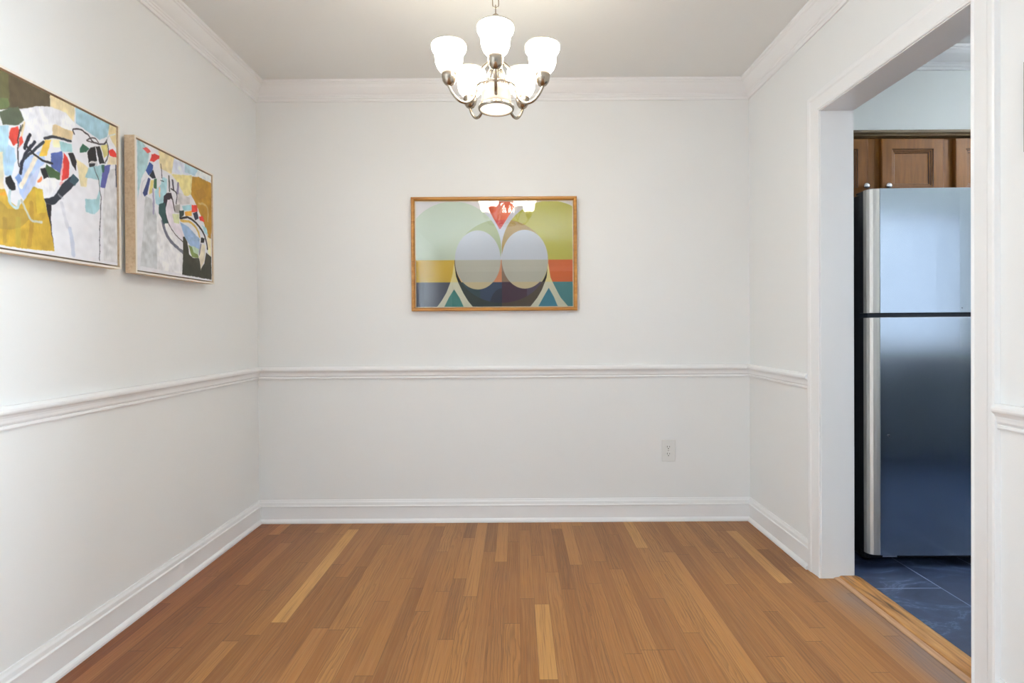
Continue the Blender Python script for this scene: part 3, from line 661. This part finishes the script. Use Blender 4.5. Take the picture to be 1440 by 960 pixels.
def canvas_picture(y0, z0, S, data, seed, label):
    """floater frame on the west wall: outer square y0..y0+S, z0..z0+S; front at x = XL+.052"""
    xf = XL+.052; y1, z1 = y0+S, z0+S
    o = empty('canvas_painting', (XL, (y0+y1)/2, (z0+z1)/2), label, 'painting')
    t = .0062; bm = B()
    # outer wood walls, stepped at the back
    for (a, b, c, d) in ((y0, y0+t, z0, z1), (y1-t, y1, z0, z1), (y0+t, y1-t, z0, z0+t), (y0+t, y1-t, z1-t, z1)): box(bm, XL+.014, xf, a, b, c, d)
    rp('frame', bm, M['paleoak'], o)
    bm = B(); e = .0008
    for (a, b, c, d) in ((y0-e, y0+t, z0-e, z1+e), (y1-t, y1+e, z0-e, z1+e), (y0+t, y1-t, z0-e, z0+t), (y0+t, y1-t, z1-t, z1+e)): box(bm, xf, xf+.0012, a, b, c, d)
    f = rp('frame_face', bm, M['paleface'], o); f['label'] = 'whitewashed front face'
    s = .022; bm = B()
    for (a, b, c, d) in ((y0+s, y0+s+.02, z0+s, z1-s), (y1-s-.02, y1-s, z0+s, z1-s), (y0+s, y1-s, z0+s, z0+s+.02), (y0+s, y1-s, z1-s-.02, z1-s)): box(bm, XL+.001, XL+.014, a, b, c, d)
    rp('hanging_batten', bm, M['paleoak'], o)
    bm = B(); box(bm, XL+.0145, XL+.018, y0+t, y1-t, z0+t, z1-t); rp('backing', bm, M['black_gap'], o)
    g = .0052; a0, a1, b0, b1 = y0+t+g, y1-t-g, z0+t+g, z1-t-g
    bm = B(); box(bm, XL+.0185, xf-.0035, a0, a1, b0, b1); rp('stretched_canvas', bm, M['paleface'], o)
    img = paint_strokes(data, 380, seed)
    sheet('painted_face', img, lambda u, v: (xf-.0030, a0+(a1-a0)*u, b0+(b1-b0)*v), M['canvas'], o)
canvas_picture(1.378, 1.296, .505, CANVAS_WEST, 3, 'square abstract canvas, ochre and dark olive, nearer of two on the left wall')
canvas_picture(1.957, 1.291, .505, CANVAS_EAST, 9, 'square abstract canvas with a dark curved sweep, beside the corner on the left wall')

# ------------------------------------------------------------------ geometric poster in its frame
def poster_img(w=560, h=378, ss=2):
    W, Hh = w*ss, h*ss
    X, Y = np.meshgrid(118+(np.arange(W)+.5)/W*1117, 868-(np.arange(Hh)+.5)/Hh*748)
    img = np.zeros((Hh, W, 3))
    def put(mask, c): img[mask] = np.array(c)/255
    el = lambda cx, cy, a, b: ((X-cx)/a)**2+((Y-cy)/b)**2 < 1
    mid = el(728, 543, 329, 293); bl = el(386, 460, 341, 336); br = el(1070, 460, 341, 338); sl = el(560, 534, 162, 207); sr = el(892, 531, 163, 206)
    up = Y < 535; lo = Y >= 690; band = ~up & ~lo; east = X > 728
    put(up, (224, 219, 217)); put(up & bl, (196, 208, 188)); put(up & br, (192, 188, 80))
    put(up & mid, (202, 204, 216)); V = inside(X, Y, [(600, 200), (604, 240), (716, 500), (728, 520), (735, 500), (800, 240), (830, 150)])
    put(up & ~bl & ~br & (X > 560) & (X < 900) & (Y > 190), (208, 210, 222))
    put(inside(X, Y, [(602, 118), (850, 118), (722, 318), (714, 318)]), (226, 96, 58)); put(inside(X, Y, [(680, 255), (762, 255), (722, 318), (714, 318)]), (214, 74, 70))
    put(up & mid & bl, (170, 182, 136)); put(up & mid & br, (176, 146, 74))
    put(band & (X < 395), (214, 178, 56)); put(band & (X > 1055), (214, 108, 52))
    put(band & mid, (216, 142, 100)); put(band & mid & east, (142, 116, 94)); put(band & mid & (X < 470), (232, 196, 130)); put(band & mid & (X > 1000), (196, 190, 150))
    put(lo, (76, 82, 98)); put(lo & (X > 395) & (X < 728), (48, 60, 56)); put(lo & (X >= 728), (84, 72, 56)); put(lo & (X > 1060), (76, 136, 138))
    put(lo & mid, (58, 76, 104)); put(lo & mid & (X < 575), (54, 78, 84)); put(lo & mid & east, (72, 44, 62)); put(lo & mid & (X > 905), (86, 74, 92))
    hill = ((X-728)/86)**2+((Y-868)/134)**2 < 1
    put(lo & mid & hill & ~east, (42, 48, 66))
    put(sl | sr, (200, 205, 214)); put((sl | sr) & ~up, (188, 186, 172)); put((sl | sr) & lo, (204, 188, 148))
    L = [(391, 560), (380, 636), (364, 694), (335, 766), (299, 824), (262, 872), (531, 872), (491, 824), (456, 766), (424, 699), (406, 650), (395, 569)]
    R = [(1056, 560), (1045, 658), (1032, 694), (1010, 748), (978, 802), (922, 872), (1204, 872), (1144, 802), (1117, 752), (1088, 694), (1072, 658), (1059, 569)]
    for P in (L, R):
        k = inside(X, Y, P); put(k, (220, 217, 192)); put(k & band, (238, 218, 150))
    put(inside(X, Y, [(391, 739), (430, 800), (462, 872), (316, 872), (352, 800)]), (72, 142, 134)); put(inside(X, Y, [(1060, 732), (1095, 795), (1127, 872), (980, 872), (1020, 800)]), (64, 136, 156))
    return img.reshape(h, ss, w, ss, 3).mean((1, 3))
PX0, PX1, PZ0, PZ1 = -.582, .335, 1.176, 1.806
po = empty('framed_poster', ((PX0+PX1)/2, YB, (PZ0+PZ1)/2), 'honey wood framed poster of overlapping coloured circles on the back wall', 'poster')
t = .020; bm = B(); yf = YB-.034
PROF = [(0, 0), (0, .030), (.004, .034), (.013, .034), (.0185, .026), (.0195, .012), (.0195, 0)]    # (inset, out from wall)
lp = []
for a, d in PROF: lp.append([bm.verts.new((x, YB-.003-d*.92, z)) for x, z in ((PX0+a, PZ0+a), (PX1-a, PZ0+a), (PX1-a, PZ1-a), (PX0+a, PZ1-a))])
for i in range(len(lp)):
    p, q = lp[i], lp[(i+1) % len(lp)]
    for j in range(4): bm.faces.new([p[j], p[(j+1) % 4], q[(j+1) % 4], q[j]])
rp('frame', bm, M['teak'], po)
i0, i1, j0, j1 = PX0+.0197, PX1-.0197, PZ0+.0197, PZ1-.0197
bm = B(); box(bm, i0, i1, YB-.0125, YB-.003, j0, j1); rp('backing', bm, M['board'], po)
bm = B(); w = .004
for (a, b, c, d) in ((i0, i0+w, j0, j1), (i1-w, i1, j0, j1), (i0+w, i1-w, j0, j0+w), (i0+w, i1-w, j1-w, j1)): box(bm, a, b, YB-.0165, YB-.0127, c, d)
rp('mat_border', bm, mat('cream_border', lin((238, 224, 196)), .6), po)
sheet('print', poster_img(), lambda u, v: (i0+(i1-i0)*u, YB-.0135, j0+(j1-j0)*v), M['print'], po)
bm = B(); box(bm, i0, i1, YB-.0195, YB-.0170, j0, j1)
rp('glass', bm, M['pane'], po)

# small dark frame at the right edge of the picture
sf = empty('wall_frame', (XR, 1.25, 1.63), 'small dark edged frame on the right wall at the picture edge, nearer than the doorway', 'picture frame')
bm = B(); 
for (a, b, c, d) in ((1.10, 1.115, 1.515, 1.742), (1.333, 1.348, 1.515, 1.742), (1.115, 1.333, 1.515, 1.530), (1.115, 1.333, 1.727, 1.742)): box(bm, XR-.020, XR, a, b, c, d)
rp('frame', bm, M['dark_frame'], sf, bevel=.0015)
bm = B(); box(bm, XR-.012, XR-.001, 1.115, 1.333, 1.530, 1.727); rp('panel', bm, M['paleface'], sf)

# ------------------------------------------------------------------ chandelier
CX, CY, KS = -.073, 2.016, .943          # laid out at CY, then sized by KS about the eye height axis below
ch = empty('chandelier', (CX*KS, CY*KS, H), 'brushed nickel chandelier with five lit bell shades hanging by a chain', 'chandelier')
def cp(name, bm, m, parent=ch, **k):
    for v in bm.verts: v.co = Vector((v.co.x*KS, v.co.y*KS, CAM_Z+(v.co.z-CAM_Z)*KS))
    return rel(link(name, bm, m, **k), parent)
Z0 = CAM_Z; HC = CAM_Z+(H-CAM_Z)/KS
bm = B(); lathe(bm, [(.0001, 0), (.062, 0), (.064, -.006), (.058, -.018), (.030, -.028), (.010, -.032), (.008, -.040), (.0001, -.040)], (CX, CY, HC), 32); cp('canopy', bm, M['nickel'], smooth=True)
# chain links
zt, zb, k = HC-.036, Z0+1.178, 0
while zt-.036 > zb-.012:
    bm = B(); P = []
    for i in range(20):
        a = 2*math.pi*i/20; u = .0115*math.cos(a); v = .0125*math.sin(a)+(.011 if math.sin(a) > 0 else -.011)
        P.append((CX+(u if k % 2 == 0 else 0), CY+(0 if k % 2 == 0 else u), zt-.0235+v))
    tube(bm, P, .0021, 8, True); cp('chain_link', bm, M['nickel'], smooth=True); zt -= .0385; k += 1
bm = B(); P = [(CX+.014*math.cos(2*math.pi*i/20), CY, zt-.010+.017*math.sin(2*math.pi*i/20)) for i in range(20)]; tube(bm, P, .0024, 8, True); cp('hanging_loop', bm, M['nickel'], smooth=True)
ztop = zt-.025
bm = B(); lathe(bm, [(.0001, ztop-Z0), (.007, ztop-Z0), (.009, ztop-.01-Z0), (.006, ztop-.02-Z0), (.006, 1.06), (.013, 1.055), (.016, 1.04), (.010, 1.025), (.012, 1.01), (.022, 1.0), (.024, .985), (.012, .972), (.009, .93), (.0001, .93)], (CX, CY, Z0), 24); cp('stem', bm, M['nickel'], smooth=True)
def ring(name, r, z, w, hgt):
    bm = B(); lathe(bm, [(r-w, z-hgt), (r, z-hgt), (r+w*.5, z), (r, z+hgt), (r-w, z+hgt)], (CX, CY, Z0), 48, 'loop'); return cp(name, bm, M['nickel'], smooth=False)
ring('upper_ring', .076, .902, .003, .0035); ring('lower_ring', .066, .829, .005, .007)
bm = B(); lathe(bm, [(.056, .902), (.054, .880), (.057, .850), (.0605, .836), (.0585, .836), (.055, .850), (.052, .880), (.054, .902)], (CX, CY, Z0), 40, 'loop'); cs = cp('center_shade', bm, M['column_glass'], smooth=True)
bm = B(); lathe(bm, [(.0001, .824), (.035, .8245), (.0605, .826), (.0605, .830), (.0001, .830)], (CX, CY, Z0), 40); cp('lens', bm, M['lens'], smooth=True)
for i in range(10):
    a = 2*math.pi*(i+.5)/10; bm = B(); c, s = math.cos(a), math.sin(a)
    tube(bm, [(CX+.010*c, CY+.010*s, Z0+.985), (CX+.030*c, CY+.030*s, Z0+.955), (CX+.052*c, CY+.052*s, Z0+.902)], .0018, 6); cp('spoke', bm, M['nickel'], smooth=True)
for i in range(5):
    a = -math.pi/2+2*math.pi*i/5+.03; c, s = math.cos(a), math.sin(a); R = .180
    def at(r, z): return (CX+r*c, CY+r*s, Z0+z)
    bm = B(); tube(bm, spline([at(.012, 1.005), at(.040, .985), at(.066, .950), (at(.077, .915)), at(.079, .885), at(.090, .852), at(.115, .834), at(.143, .838), at(.166, .860), at(R, .885), at(R, .895)], 7), .0058, 10)
    arm = cp('arm', bm, M['nickel'], smooth=True)
    bm = B(); lathe(bm, [(.0001, .887), (.007, .887), (.016, .892), (.0235, .903), (.0270, .918), (.0272, .933), (.0250, .9365), (.0001, .9365)], at(R, 0)[:2]+(Z0,), 28); cp('socket_cup', bm, M['nickel'], arm, smooth=True)
    bm = B(); pr = [(.023, .9485), (.034, .953), (.0435, .967), (.0500, .987), (.0522, 1.010), (.0528, 1.033), (.0534, 1.0375), (.0575, 1.0395), (.0620, 1.0445), (.0645, 1.0525), (.0650, 1.061), (.0645, 1.068)]
    pr = [(r, .937+(z-.9485)*.80) for r, z in pr]
    pr += [(r-.0035, z+.001) for r, z in pr[::-1]]
    pr = [(r*.975, z) for r, z in pr]
    lathe(bm, pr, at(R, 0)[:2]+(Z0,), 40, 'loop')
    bm.faces.ensure_lookup_table()
    for fi in range(40*(len(pr)//2), len(bm.faces)): bm.faces[fi].material_index = 1
    sh = cp('glass_shade', bm, [M['shade'], M['shade_inner']], arm, smooth=True)
    bm = B(); lathe(bm, [(.0592, 1.0318), (.0640, 1.0318), (.0648, 1.0340), (.0640, 1.0362), (.0596, 1.0362)], at(R, 0)[:2]+(Z0,), 40, 'loop'); cp('shade_rim', bm, M['rim'], arm, smooth=True)
    bm = B(); lathe(bm, [(.0001, .9385), (.012, .939), (.013, .950), (.022, .965), (.026, .982), (.021, 1.000), (.010, 1.008), (.0001, 1.010)], at(R, 0)[:2]+(Z0,), 20); cp('bulb', bm, M['bulb'], arm, smooth=True)
